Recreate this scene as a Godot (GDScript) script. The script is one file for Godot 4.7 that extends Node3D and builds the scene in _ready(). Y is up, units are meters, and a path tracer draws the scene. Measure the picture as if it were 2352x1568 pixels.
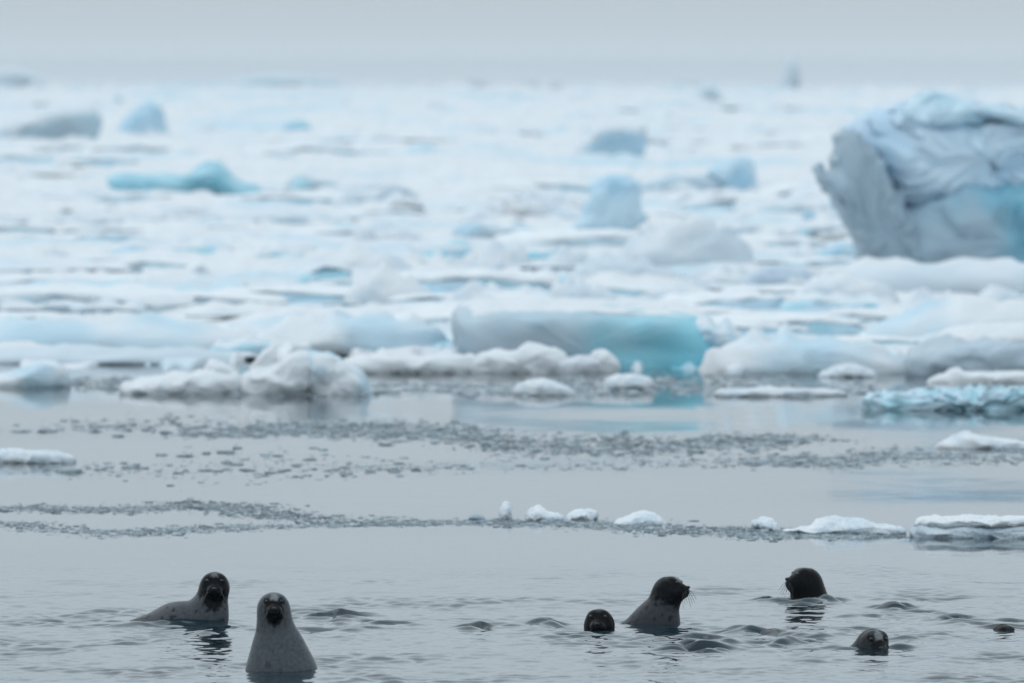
extends Node3D

# Picture frame used to read positions off the photograph: 2352 x 1568 units, focal length F, horizon at VH, eye H metres above the sea.
const F := 18800.0
const CX := 1176.0
const CY := 784.0
const VH := 186.0
const H := 4.6

var M := {}
var nz := FastNoiseLite.new()
var nz2 := FastNoiseLite.new()
var taken := {}
var rng := RandomNumberGenerator.new()

# ---------------------------------------------------------------- helpers
func gp(u: float, v: float, y := 0.0) -> Vector3:
	var d := F * (H - y) / (v - VH)
	return Vector3((u - CX) / F * d, y, -d)

func numbered(called: String) -> String:
	var n: int = taken.get(called, 0)
	taken[called] = n + 1
	return called if n == 0 else "%s_%03d" % [called, n]

func tag(o: Node, label: String, category: String, group := "", kind := "") -> void:
	if label: o.set_meta("label", label)
	if category: o.set_meta("category", category)
	if group: o.set_meta("group", group)
	if kind: o.set_meta("kind", kind)

func thing(called: String, label: String, category: String, at: Vector3, group := "") -> Node3D:
	var o := Node3D.new()
	o.name = numbered(called)
	add_child(o)
	o.position = at
	tag(o, label, category, group)
	return o

func part(called: String, mesh: Mesh, m: Material, parent: Node, at := Vector3.ZERO) -> MeshInstance3D:
	var o := MeshInstance3D.new()
	o.name = called
	o.mesh = mesh
	o.material_override = m
	parent.add_child(o, true)
	o.position = at
	return o

func arrays_mesh(v: PackedVector3Array, n: PackedVector3Array, c: PackedColorArray, idx: PackedInt32Array) -> ArrayMesh:
	var a := []
	a.resize(Mesh.ARRAY_MAX)
	a[Mesh.ARRAY_VERTEX] = v
	a[Mesh.ARRAY_NORMAL] = n
	if c.size(): a[Mesh.ARRAY_COLOR] = c
	a[Mesh.ARRAY_INDEX] = idx
	var m := ArrayMesh.new()
	m.add_surface_from_arrays(Mesh.PRIMITIVE_TRIANGLES, a)
	return m

# normals of an indexed mesh whose front faces run clockwise
func smooth_normals(v: PackedVector3Array, idx: PackedInt32Array) -> PackedVector3Array:
	var n := PackedVector3Array()
	n.resize(v.size())
	for t in range(0, idx.size(), 3):
		var a := v[idx[t]]
		var k := (v[idx[t + 2]] - a).cross(v[idx[t + 1]] - a)
		n[idx[t]] += k
		n[idx[t + 1]] += k
		n[idx[t + 2]] += k
	for i in n.size():
		n[i] = n[i].normalized() if n[i].length_squared() > 0.0 else Vector3.UP
	return n

func col(c: Array) -> Color:
	return Color(c[0], c[1], c[2])

# ---------------------------------------------------------------- ice: an outline given real depth, rounded and roughened
func smooth_outline(p: PackedVector2Array, times: int) -> PackedVector2Array:
	for k in times:
		var q := PackedVector2Array()
		for i in p.size():
			var a := p[i]
			var b := p[(i + 1) % p.size()]
			q.append(a.lerp(b, 0.25))
			q.append(a.lerp(b, 0.75))
		p = q
	return p

func resample(p: PackedVector2Array, count: int) -> PackedVector2Array:
	var total := 0.0
	for i in p.size(): total += p[i].distance_to(p[(i + 1) % p.size()])
	var step := total / count
	var out := PackedVector2Array()
	var want := 0.0
	var run := 0.0
	for i in p.size():
		var a := p[i]
		var b := p[(i + 1) % p.size()]
		var l := a.distance_to(b)
		while want < run + l and out.size() < count:
			out.append(a.lerp(b, (want - run) / maxf(l, 1e-6)))
			want += step
		run += l
	return out

func pillow(poly: PackedVector2Array, o: Dictionary) -> ArrayMesh:
	var count: int = o.get("count", 56)
	var depth: float = o.D
	var n: float = o.get("n", 3.0)
	var amp: float = o.get("amp", 0.03)
	var freq: float = o.get("freq", 2.0)
	var sd: float = o.get("seed", 1.0) * 37.7
	var lean: float = o.get("lean", 0.0)
	var ca: Color = col(o.get("ca", [0.77, 0.8, 0.82]))
	var cb: Color = col(o.get("cb", o.get("ca", [0.77, 0.8, 0.82])))
	var cf: float = o.get("cf", freq * 0.5)
	var bias: float = o.get("bias", 0.0)
	var grade: float = o.get("grade", 0.0)
	var line := resample(smooth_outline(poly, o.get("round", 2)), count)
	count = line.size()
	var area := 0.0
	var c := Vector2.ZERO
	var lo := line[0]
	var hi := line[0]
	for i in count:
		var a := line[i]
		var b := line[(i + 1) % count]
		var k := a.cross(b)
		area += k
		c += (a + b) * k
		lo = lo.min(a)
		hi = hi.max(a)
	c /= 3.0 * area
	var flip := area < 0.0
	var rings := []
	for s in [0.15, 0.32, 0.48, 0.62, 0.74, 0.84, 0.91, 0.965]:
		rings.append(Vector2(s, pow(1.0 - pow(s, n), 1.0 / n)))
	var zl: float = rings[-1].y
	for k in 6:
		var zz := zl * (1.0 - 2.0 * (k + 0.5) / 6.0)
		rings.append(Vector2(pow(1.0 - pow(absf(zz), n), 1.0 / n), zz))
	for s in [0.965, 0.88, 0.7, 0.4]:
		rings.append(Vector2(s, -pow(1.0 - pow(s, n), 1.0 / n)))
	var calm := PackedVector2Array()
	var reach := maxi(2, count / 14)
	for i in count:
		var q := Vector2.ZERO
		for j in range(-reach, reach + 1): q += line[(i + j + count) % count]
		calm.append(q / (2 * reach + 1))
	var v := PackedVector3Array()
	var cl := PackedColorArray()
	v.append(Vector3(c.x, c.y, depth * 0.5))
	for r in rings:
		for i in count:
			var q: Vector2 = c + (calm[i].lerp(line[i], pow(r.x, 8.0)) - c) * r.x
			v.append(Vector3(q.x, q.y, depth * 0.5 * r.y))
	v.append(Vector3(c.x, c.y, -depth * 0.5))
	nz.frequency = 1.0
	for i in v.size():
		var p := v[i]
		var q := p * freq + Vector3(sd, sd * 1.7, -sd)
		p += Vector3(nz.get_noise_3dv(q), nz.get_noise_3dv(q + Vector3(51.3, 7.7, 3.1)), nz.get_noise_3dv(q + Vector3(-17.0, 33.0, 91.0)) * o.get("zamp", 1.4)) * amp
		p.z += lean * (p.y - lo.y) - depth * 0.5
		v[i] = p
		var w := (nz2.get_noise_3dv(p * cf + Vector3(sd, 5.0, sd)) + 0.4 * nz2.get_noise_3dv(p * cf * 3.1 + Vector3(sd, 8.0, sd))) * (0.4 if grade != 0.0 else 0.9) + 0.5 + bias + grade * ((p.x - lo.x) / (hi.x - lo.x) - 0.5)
		var e := nz2.get_noise_3dv(p * cf * 5.0 + Vector3(sd, 1.0, -sd)) * 0.05 + 1.0
		var k := ca.lerp(cb, smoothstep(0.0, 1.0, clampf(w, 0.0, 1.0)))
		cl.append(Color(k.r * e, k.g * e, k.b * e))
	var idx := PackedInt32Array()
	var last := v.size() - 1
	for i in count:
		var j := (i + 1) % count
		_tri(idx, 0, 1 + j, 1 + i, flip)
		for r in rings.size() - 1:
			var a0 := 1 + r * count + i
			var a1 := 1 + r * count + j
			_tri(idx, a0, a1, a1 + count, flip)
			_tri(idx, a0, a1 + count, a0 + count, flip)
		_tri(idx, last, last - count + i, last - count + j, flip)
	if o.get("flat", false):
		var fv := PackedVector3Array()
		var fc := PackedColorArray()
		var fi := PackedInt32Array()
		for i in idx.size():
			fv.append(v[idx[i]])
			fc.append(cl[idx[i]])
			fi.append(i)
		return arrays_mesh(fv, smooth_normals(fv, fi), fc, fi)
	return arrays_mesh(v, smooth_normals(v, idx), cl, idx)

func _tri(idx: PackedInt32Array, a: int, b: int, c: int, flip: bool) -> void:
	idx.append(a)
	if flip:
		idx.append(c)
		idx.append(b)
	else:
		idx.append(b)
		idx.append(c)

var marks := []
var used := {}

# what a later, smaller piece can be said to lie beside
func remember(label: String, u: float, v: float, r: float) -> void:
	var cut := label
	for w in [" with ", " in ", " at ", " on ", " behind ", " left ", " right ", " before ", " afloat ", " between ", " below ", " above ", " lying ", " beside ", " facing ", " rising ", " standing ", " sticking ", " showing ", " along ", " over ", " leaning ", " amid ", " half "]:
		var k := cut.find(w)
		if k > 0: cut = cut.substr(0, k)
	if cut.split(" ").size() >= 3: marks.append({"name": cut, "u": u, "v": v, "r": r})

func beside(what: String, u: float, v: float, tail := " in the pack ice") -> String:
	var order := marks.duplicate()
	order.sort_custom(func(a, b): return Vector2(a.u - u, (a.v - v) * 2.0).length() < Vector2(b.u - u, (b.v - v) * 2.0).length())
	for q in order.slice(0, 22):
		var side: String = ("beyond" if v < q.v else "in front of") if absf(u - q.u) < q.r else ("left of" if u < q.u else "right of")
		var t := "%s %s the %s" % [what, side, q.name]
		if t.split(" ").size() <= 16 and not used.has(t):
			used[t] = true
			return t
	return what + tail

# outline of a mound or floe between u0 and u1, highest at vt, standing on vb; peak: where it is highest, box: near 0 square ends, near 1 a dome
func mound(u0: float, u1: float, vt: float, vb: float, sd: float, box := 0.5, rough := 0.35, peak := 0.5) -> PackedVector2Array:
	var p := PackedVector2Array()
	var k := 22
	nz.frequency = 1.0
	for i in k + 1:
		var t := float(i) / k
		var w := pow(t, log(0.5) / log(peak))
		var dome := pow(maxf(sin(PI * w), 0.0), box)
		var bump := 1.0 - rough * (0.5 + nz.get_noise_2d(t * 4.2 * (u1 - u0) / 160.0 + sd * 9.1, sd * 3.3)) * 1.3
		p.append(Vector2(lerpf(u0, u1, t), vb - (vb - vt) * dome * clampf(bump, 0.15, 1.0)))
	p.append(Vector2(u1, vb + 8.0))
	p.append(Vector2(u0, vb + 8.0))
	return p

# the snow that lies on a body: its upper edge, a little proud of it
func cap_outline(p: PackedVector2Array, thick: float, lip: float, sd: float, only_top := 14.0) -> PackedVector2Array:
	var lo := p[0].x
	var hi := p[0].x
	for q in p:
		lo = minf(lo, q.x)
		hi = maxf(hi, q.x)
	var top := PackedVector2Array()
	var low := PackedVector2Array()
	var k := 26
	for i in k + 1:
		var x := lerpf(lo + 0.5, hi - 0.5, float(i) / k)
		var y := 1e9
		for j in p.size():
			var a := p[j]
			var b := p[(j + 1) % p.size()]
			if (a.x - x) * (b.x - x) <= 0.0 and absf(a.x - b.x) > 1e-4:
				y = minf(y, lerpf(a.y, b.y, (x - a.x) / (b.x - a.x)))
		if y > 1e8: continue
		var w := 0.6 + 0.8 * nz.get_noise_2d(x * 0.03 + sd, sd)
		top.append(Vector2(x, y - thick * w))
		low.append(Vector2(x, y + lip * (0.7 + 1.3 * nz.get_noise_2d(x * 0.05 - sd, sd + 9.0))))
	if only_top > 0.0:
		var ys := []
		for q in top: ys.append(q.y)
		ys.sort()
		var lim: float = ys[ys.size() / 2] + only_top
		for i in range(top.size() - 1, -1, -1):
			if top[i].y > lim:
				top.remove_at(i)
				low.remove_at(i)
	low.reverse()
	top.append_array(low)
	return top

# a piece of ice built from outlines; parts = [[name, outline, material, settings], ...]
func piece(called: String, label: String, category: String, group: String, vb: float, y0: float, parts: Array) -> Node3D:
	var first: PackedVector2Array = parts[0][1]
	var lo := first[0].x
	var hi := first[0].x
	for q in first:
		lo = minf(lo, q.x)
		hi = maxf(hi, q.x)
	var um := (lo + hi) * 0.5
	var at := gp(um, vb, y0)
	var k := -at.z / F
	var o := thing(called, label, category, at, group)
	remember(label, um, vb, (hi - lo) * 0.5)
	for q in parts:
		var pl := PackedVector2Array()
		var tp := vb
		for w in q[1]: tp = minf(tp, w.y)
		for w in q[1]: pl.append(Vector2((w.x - um) * k, (vb - w.y) * k - (0.3 * (vb - tp) * k if w.y > vb - 1.5 else 0.0)))
		var s: Dictionary = q[3].duplicate()
		var size := (hi - lo) * k
		if not s.has("freq"): s.freq = 3.2 / size
		if not s.has("amp"): s.amp = size * 0.03
		if not s.has("D"): s.D = size * 0.6
		part(q[0], pillow(pl, s), q[2], o, Vector3(0, 0, s.get("z", 0.0)))
	return o

const SNOW := [0.77, 0.8, 0.82]
const SNOW_B := [0.65, 0.73, 0.79]
const GREY := [0.4, 0.49, 0.55]
const GREY_D := [0.24, 0.32, 0.38]
const TEAL := [0.17, 0.58, 0.7]
const TEAL_P := [0.38, 0.65, 0.75]
const PALE := [0.56, 0.72, 0.81]
const BLUE := [0.38, 0.6, 0.74]

func poly(a: Array) -> PackedVector2Array:
	var p := PackedVector2Array()
	for i in range(0, a.size(), 2): p.append(Vector2(a[i], a[i + 1]))
	return p

# a flat floe: bare ice wall under a layer of snow
func floe(label: String, u0: float, u1: float, vt: float, vb: float, ca: Array, cb: Array, sd: float, deep := 5.0, grade := 0.0, thick := 6.0, lip := 7.0, y0 := 0.1, group := "") -> Node3D:
	var p := mound(u0, u1, vt, vb, sd, 0.2, 0.5)
	var drifts := []
	var r := RandomNumberGenerator.new()
	r.seed = int(sd)
	var hgt := vb - vt
	for k in r.randi_range(1, 3):
		var um := lerpf(u0, u1, r.randf())
		var wd := hgt * r.randf_range(1.2, 3.2)
		drifts.append(["snow_drift", mound(um - wd, um + wd, vb - hgt * r.randf_range(0.25, 0.75), vb + 2.0, sd + k, 0.8, 0.5), M.snow, {"seed": sd + k, "n": 2.2, "D": wd * 0.012, "amp": 0.04, "freq": 2.5, "count": 36, "z": 0.3}])
	return piece("ice_floe", label, "ice floe", group, vb, y0, drifts_after(drifts, [
		["ice_body", p, M.ice, {"D": deep, "n": 7.0, "seed": sd, "ca": ca, "cb": cb, "grade": grade}],
		["snow_cap", cap_outline(p, thick, maxf(lip, hgt * 0.6), sd), M.snow, {"D": deep * 1.02, "n": 7.0, "seed": sd + 1.0, "z": -0.1, "ca": SNOW, "cb": SNOW_B}]]))

func drifts_after(drifts: Array, body: Array) -> Array:
	body.append_array(drifts)
	return body

func hummock(label: String, u0: float, u1: float, vt: float, vb: float, sd: float, ca := SNOW, cb := SNOW_B, box := 0.7, peak := 0.5, y0 := 0.1, rough := 0.35, group := "") -> Node3D:
	return piece("ice_hummock", label, "ice hummock", group, vb, y0, [["snow_mass", mound(u0, u1, vt, vb, sd, box, rough, peak), M.snow, {"seed": sd, "n": 2.2, "ca": ca, "cb": cb, "amp": minf((u1 - u0) * 0.04, (vb - vt) * 0.12) * (H - y0) / (vb - VH)}]])

func block(label: String, pts: Array, vb: float, ca: Array, cb: Array, sd: float, opt := {}, y0 := 0.1, group := "") -> Node3D:
	var p := poly(pts)
	var s := {"seed": sd, "n": 4.0, "ca": ca, "cb": cb, "round": 1, "count": 30, "flat": true}
	s.merge(opt, true)
	var parts := [["ice_body", p, M.ice, s]]
	if opt.has("cap"):
		parts.append(["snow_cap", cap_outline(p, opt.cap, opt.get("lip", 24.0), sd, 60.0), M.snow, {"seed": sd + 3.0, "n": s.n, "ca": SNOW, "cb": SNOW_B, "z": opt.get("capz", -0.1)}.merged({"D": s.D * 1.03} if s.has("D") else {})])
	var lo := p[0].x
	var hi := p[0].x
	var tp := p[0].y
	for w in p:
		lo = minf(lo, w.x)
		hi = maxf(hi, w.x)
		tp = minf(tp, w.y)
	var r := RandomNumberGenerator.new()
	r.seed = int(sd) * 7
	for k in (r.randi_range(2, 4) if vb > 215.0 and vb < 800.0 else 0):
		var um := lerpf(lo, hi, r.randf_range(-0.05, 1.05))
		var wd := (hi - lo) * r.randf_range(0.15, 0.4)
		var dm := F * (H - y0) / (vb - VH) / F
		parts.append(["snow_drift", mound(um - wd, um + wd, vb - (vb - tp) * r.randf_range(0.12, 0.4), vb + 3.0, sd + k, 0.8, 0.5), M.snow, {"seed": sd + k, "n": 2.2, "D": wd * 1.6 * dm, "z": wd * 0.7 * dm, "amp": wd * dm * 0.08, "freq": 1.5 / (wd * dm), "count": 36, "cb": SNOW_B}])
	return piece("ice_block", label, "ice block", group, vb, y0, parts)

# ---------------------------------------------------------------- seals: distances to tapered bones joined smoothly, meshed as surface nets
func seal_field(p: Vector3, A: PackedVector3Array, B: PackedVector3Array, ra: PackedFloat32Array, rb: PackedFloat32Array, kk: PackedFloat32Array) -> float:
	var d := 10.0
	for i in A.size():
		var ab := B[i] - A[i]
		var ap := p - A[i]
		var l := ab.length_squared()
		var t := clampf(ap.dot(ab) / l, 0.0, 1.0) if l > 1e-9 else 0.0
		var q := (ap - ab * t).length() - lerpf(ra[i], rb[i], t)
		var k := kk[i]
		var h := maxf(k - absf(d - q), 0.0) / k
		d = minf(d, q) - h * h * k * 0.25
	return maxf(d, -0.16 - p.y)

func seal_mesh(bones: Array, cell: float, paint: Callable) -> ArrayMesh:
	var A := PackedVector3Array()
	var B := PackedVector3Array()
	var ra := PackedFloat32Array()
	var rb := PackedFloat32Array()
	var kk := PackedFloat32Array()
	var lo := Vector3.ONE * 9.0
	var hi := -lo
	for b in bones:
		A.append(b[0]); B.append(b[2]); ra.append(b[1]); rb.append(b[3]); kk.append(b[4])
		for e in [[b[0], b[1]], [b[2], b[3]]]:
			lo = lo.min(e[0] - Vector3.ONE * (e[1] + 0.03))
			hi = hi.max(e[0] + Vector3.ONE * (e[1] + 0.03))
	lo.y = maxf(lo.y, -0.19)
	const S := 6
	var nb := Vector3i(((hi - lo) / (cell * S)).ceil())
	var nx := nb.x * S + 1
	var ny := nb.y * S + 1
	var nzc := nb.z * S + 1
	var g := PackedFloat32Array()
	g.resize(nx * ny * nzc)
	g.fill(9.0)
	var active := []
	var reach := cell * S * 0.87 + cell * 1.5
	for bz in nb.z:
		for by in nb.y:
			for bx in nb.x:
				var c := lo + (Vector3(bx, by, bz) + Vector3.ONE * 0.5) * cell * S
				if absf(seal_field(c, A, B, ra, rb, kk)) < reach: active.append(Vector3i(bx, by, bz))
	for b in active:
		for z in range(b.z * S, b.z * S + S + 1):
			for y in range(b.y * S, b.y * S + S + 1):
				for x in range(b.x * S, b.x * S + S + 1):
					var at := x + nx * (y + ny * z)
					if g[at] > 8.0: g[at] = seal_field(lo + Vector3(x, y, z) * cell, A, B, ra, rb, kk)
	var v := PackedVector3Array()
	var cl := PackedColorArray()
	var id := {}
	for b in active:
		for z in range(b.z * S, b.z * S + S):
			for y in range(b.y * S, b.y * S + S):
				for x in range(b.x * S, b.x * S + S):
					var at := x + nx * (y + ny * z)
					var inside := 0
					var sum := Vector3.ZERO
					var cuts := 0
					var f := [g[at], g[at + 1], g[at + nx], g[at + nx + 1], g[at + nx * ny], g[at + nx * ny + 1], g[at + nx * ny + nx], g[at + nx * ny + nx + 1]]
					for k in 8:
						if f[k] < 0.0: inside += 1
					if inside == 0 or inside == 8: continue
					for e in [[0, 1], [2, 3], [4, 5], [6, 7], [0, 2], [1, 3], [4, 6], [5, 7], [0, 4], [1, 5], [2, 6], [3, 7]]:
						var fa: float = f[e[0]]
						var fb: float = f[e[1]]
						if (fa < 0.0) != (fb < 0.0):
							var t := fa / (fa - fb)
							var pa := Vector3(e[0] & 1, (e[0] >> 1) & 1, e[0] >> 2)
							var pb := Vector3(e[1] & 1, (e[1] >> 1) & 1, e[1] >> 2)
							sum += pa.lerp(pb, t)
							cuts += 1
					var p := lo + (Vector3(x, y, z) + sum / cuts) * cell
					id[at] = v.size()
					v.append(p)
					cl.append(paint.call(p))
	var idx := PackedInt32Array()
	for at in id:
		var fa := g[at]
		var ins := fa < 0.0
		for ax in 3:
			var st: int = [1, nx, nx * ny][ax]
			var s1: int = [nx, nx * ny, 1][ax]
			var s2: int = [nx * ny, 1, nx][ax]
			if at + st >= g.size(): continue
			if (g[at + st] < 0.0) == ins: continue
			if not (id.has(at - s1) and id.has(at - s2) and id.has(at - s1 - s2)): continue
			var q := [id[at], id[at - s1], id[at - s1 - s2], id[at - s2]]
			if ins:
				for k in [0, 1, 2, 0, 2, 3]: idx.append(q[k])
			else:
				for k in [0, 2, 1, 0, 3, 2]: idx.append(q[k])
	return arrays_mesh(v, smooth_normals(v, idx), cl, idx)

func tube(path: PackedVector3Array, r0: float, r1: float) -> ArrayMesh:
	var v := PackedVector3Array()
	var idx := PackedInt32Array()
	var k := 5
	for i in path.size():
		var dir := (path[mini(i + 1, path.size() - 1)] - path[maxi(i - 1, 0)]).normalized()
		var a := dir.cross(Vector3(0.3, 0.2, 1.0)).normalized()
		var b := dir.cross(a)
		var r := lerpf(r0, r1, float(i) / (path.size() - 1))
		for j in k: v.append(path[i] + (a * cos(TAU * j / k) + b * sin(TAU * j / k)) * r)
	for i in path.size() - 1:
		for j in k:
			var q := (j + 1) % k
			idx.append_array(PackedInt32Array([i * k + j, i * k + q, (i + 1) * k + q, i * k + j, (i + 1) * k + q, (i + 1) * k + j]))
	return arrays_mesh(v, smooth_normals(v, idx), PackedColorArray(), idx)

func ball(r: float, squash := Vector3.ONE) -> ArrayMesh:
	var s := SphereMesh.new()
	s.radius = r
	s.height = 2.0 * r
	s.radial_segments = 16
	s.rings = 8
	var st := SurfaceTool.new()
	st.begin(Mesh.PRIMITIVE_TRIANGLES)
	st.append_from(s, 0, Transform3D(Basis.from_scale(squash), Vector3.ZERO))
	return st.commit()

# head: centre, radius, direction of the muzzle and its length; body: bones [a, ra, b, rb, blend]; look: coat, face and muzzle colours
func seal(label: String, u: float, v: float, body: Array, hc: Vector3, hr: float, mz: Vector3, ml: float, look: Dictionary) -> void:
	var fw := mz.normalized()
	var side := fw.cross(Vector3.UP).normalized()
	var up := side.cross(fw).normalized()
	var tip := hc + fw * ml - up * hr * 0.3
	var mr := hr * 0.47
	var bones := body.duplicate()
	bones.append([hc, hr, hc + fw * hr * 0.12, hr * 0.95, 0.08])
	bones.append([hc + fw * hr * 0.3 - up * hr * 0.12, hr * 0.72, tip - fw * mr * 0.7, mr * 0.98, 0.05])
	for s in [-1.0, 1.0]:
		bones.append([tip - fw * mr * 0.55 + side * s * mr * 0.42 - up * mr * 0.1, mr * 0.66, tip - fw * mr * 0.5 + side * s * mr * 0.45 - up * mr * 0.12, mr * 0.62, 0.025])
		bones.append([hc + fw * hr * 0.55 + side * s * hr * 0.42 + up * hr * 0.48, hr * 0.3, hc + fw * hr * 0.5 + side * s * hr * 0.45 + up * hr * 0.46, hr * 0.28, 0.06])
	bones.append([tip - fw * mr * 1.1 - up * mr * 0.55, mr * 0.6, tip - fw * mr * 0.75 - up * mr * 0.6, mr * 0.5, 0.03])
	var coat: Color = col(look.coat)
	var face: Color = col(look.face)
	var dark: Color = col(look.dark)
	var eyes := []
	var bA := PackedVector3Array()
	var bB := PackedVector3Array()
	var br := PackedFloat32Array()
	var bs := PackedFloat32Array()
	var bk := PackedFloat32Array()
	for b in bones:
		bA.append(b[0]); bB.append(b[2]); br.append(b[1]); bs.append(b[3]); bk.append(b[4])
	for s in [-1.0, 1.0]:
		var e0: Vector3 = hc + side * s * hr * 0.56 + up * hr * 0.46
		for k in 30:
			e0 += fw * maxf(-seal_field(e0, bA, bB, br, bs, bk), 0.0)
		eyes.append(e0)
	var mask: float = look.get("mask", 0.5)
	var sd := u * 0.13
	var paint := func(p: Vector3) -> Color:
		var n := nz2.get_noise_3dv(p * 26.0 + Vector3(sd, 0, 0))
		var c := coat
		var spots := smoothstep(0.5, 0.62, nz2.get_noise_3dv(p * 13.0 + Vector3(0, sd, 0)))
		c = c.lerp(dark, spots * look.get("spots", 0.7))
		var from_head := (p - hc).dot(fw) / hr + n * 0.25
		var near_head := 1.0 - smoothstep(1.3, 1.75, (p - hc).length() / hr + n * 0.25)
		c = c.lerp(face, near_head * mask)
		var rel := p - tip + up * mr * 0.22
		rel -= up * rel.dot(up) * 0.25
		var m := 1.0 - smoothstep(1.05, 1.35, rel.length() / (mr * look.get("muzzle", 1.55)) + n * 0.12)
		c = c.lerp(dark, m)
		var pale := 1.0 - smoothstep(0.5, 0.8, ((p - (hc + fw * hr * 0.85 + up * hr * 0.42)) / hr + side * (p - hc).dot(side) / hr * 0.9).length() + n * 0.2)
		c = c.lerp(col(look.bridge), pale * (1.0 - m) * look.get("pale", 0.8) * 0.6)
		for e in eyes:
			c = c.lerp(dark, (1.0 - smoothstep(0.2, 0.34, (p - e).length() / hr + n * 0.06)) * 0.95)
		var g := 1.0 + n * 0.18
		return Color(c.r * g, c.g * g, c.b * g)
	var at := gp(u, v)
	var o := thing("seal", label, "seal", at, "seals in the water")
	part("body", seal_mesh(bones, look.get("cell", 0.0085), paint), M.seal, o)
	for e in eyes: part("eye", ball(hr * 0.15), M.eye, o, e - (e - hc).normalized() * hr * 0.07)
	part("nose", ball(mr * 0.36, Vector3(1.2, 0.75, 1.0)), M.nose, o, tip + fw * mr * 0.2 + up * mr * 0.42)
	if look.get("whiskers", true):
		for s in [-1.0, 1.0]:
			for k in 4:
				var r0: Vector3 = tip - fw * mr * (0.05 + 0.15 * k) + side * s * mr * 0.95 - up * mr * (0.1 + 0.1 * (k % 2))
				var pts := PackedVector3Array()
				for j in 6:
					var t := j / 5.0
					pts.append(r0 + side * s * t * 0.05 + fw * t * (0.03 - 0.014 * k) - up * (t * 0.02 + t * t * (0.07 + 0.015 * k)))
				part("whisker", tube(pts, 0.0026, 0.0012), M.whisker, o)

# ---------------------------------------------------------------- sea
var ridges := []
var rings_at := []

func ripple(x: float, z: float) -> float:
	var d := -z
	var near := 1.0 - smoothstep(70.0, 80.0, d)
	var h := nz.get_noise_2d(x * 2.6, z * 1.7) * 0.0095 * (0.06 + 0.94 * near)
	h += nz.get_noise_2d(x * 0.7 + 40.0, z * 0.55) * 0.016 * (0.13 + 0.87 * near)
	var patch := smoothstep(0.05, 0.7, nz2.get_noise_2d(x * 0.55, z * 0.4 + 30.0))
	h += nz2.get_noise_2d(x * 3.2, z * 4.2) * (0.0028 + 0.014 * patch) * near
	h += nz2.get_noise_2d(x * 0.16, z * 0.1) * 0.025
	return h

func build_sea() -> void:
	nz.frequency = 1.0
	var rows := PackedFloat32Array([2.0, 25.0, 48.0])
	var v := 1650.0
	while v > 838.0:
		rows.append(F * H / (v - VH))
		v -= 0.8 if v > 1290.0 else 1.5
	for d in [150.0, 200.0, 400.0, 1000.0, 3000.0, 7000.0]: rows.append(d)
	var cols := PackedFloat32Array([-60.0, -12.0, -3.0])
	var fine := 640
	for i in fine + 1: cols.append(lerpf(-1.4, 1.4, float(i) / fine))
	for s in [3.0, 12.0, 60.0]: cols.append(s)
	var nc := cols.size()
	var nr := rows.size()
	var vs := PackedVector3Array()
	vs.resize(nc * nr)
	var half := CX / F
	for r in nr:
		var d := rows[r]
		var z := -d
		var calm := smoothstep(48.0, 58.0, d) * (1.0 - smoothstep(125.0, 140.0, d))
		var here := []
		for q in ridges:
			if absf(q.z - z) < q.w * 6.0 + q.lz: here.append(q)
		var round_here := []
		for q in rings_at:
			if absf(q.z - z) < 1.6: round_here.append(q)
		for c in nc:
			var s := cols[c]
			var x := s * d * half
			var h := 0.0
			if calm > 0.0 and absf(s) < 1.5:
				h = ripple(x, z)
				for q in here:
					var dx: float = (x - q.x) / q.l
					if absf(dx) > 2.6: continue
					var wob: float = nz2.get_noise_2d(x * 2.2 + q.seed, q.seed) * q.w * 1.2
					var dz: float = (z - q.z - q.slope * (x - q.x) - wob) / (q.w * 1.5)
					var e := exp(-dx * dx - dz * dz)
					h += e * (q.a * 0.25 + q.a * (1.6 + q.froth * 0.2) * nz2.get_noise_2d(x * 2.0 + q.seed, z * 4.4) + q.a * 0.12 * q.froth * nz2.get_noise_2d(x * 15.0, z * 9.0))
				for q in round_here:
					var rr := Vector2(x - q.x, (z - q.z)).length()
					if rr < 1.6: h += q.a * cos(rr * 21.0) * exp(-rr * 2.2)
				h *= calm * (1.0 - smoothstep(1.25, 1.4, absf(s)))
			vs[c + nc * r] = Vector3(x, h, z)
	var ns := PackedVector3Array()
	ns.resize(nc * nr)
	for r in nr:
		for c in nc:
			var a := vs[maxi(c - 1, 0) + nc * r]
			var b := vs[mini(c + 1, nc - 1) + nc * r]
			var e := vs[c + nc * maxi(r - 1, 0)]
			var f := vs[c + nc * mini(r + 1, nr - 1)]
			ns[c + nc * r] = (b - a).cross(f - e).normalized()
			if ns[c + nc * r].y < 0.0: ns[c + nc * r] = -ns[c + nc * r]
	var idx := PackedInt32Array()
	idx.resize((nc - 1) * (nr - 1) * 6)
	var k := 0
	for r in nr - 1:
		for c in nc - 1:
			var a := c + nc * r
			idx[k] = a
			idx[k + 1] = a + nc
			idx[k + 2] = a + nc + 1
			idx[k + 3] = a
			idx[k + 4] = a + nc + 1
			idx[k + 5] = a + 1
			k += 6
	var o := part("sea_water", arrays_mesh(vs, ns, PackedColorArray(), idx), M.water, self)
	tag(o, "calm grey sea water with small ripples", "water", "", "structure")

func ridge(u: float, v: float, len_px: float, a: float, w: float, slope := 0.0, froth := 0.25) -> void:
	var p := gp(u, v)
	var l := len_px * 0.5 * -p.z / F / 1.3
	ridges.append({"x": p.x, "z": p.z, "l": l, "a": a, "w": w, "slope": slope, "lz": absf(slope) * l * 2.6, "froth": froth, "seed": u * 0.77})

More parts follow.
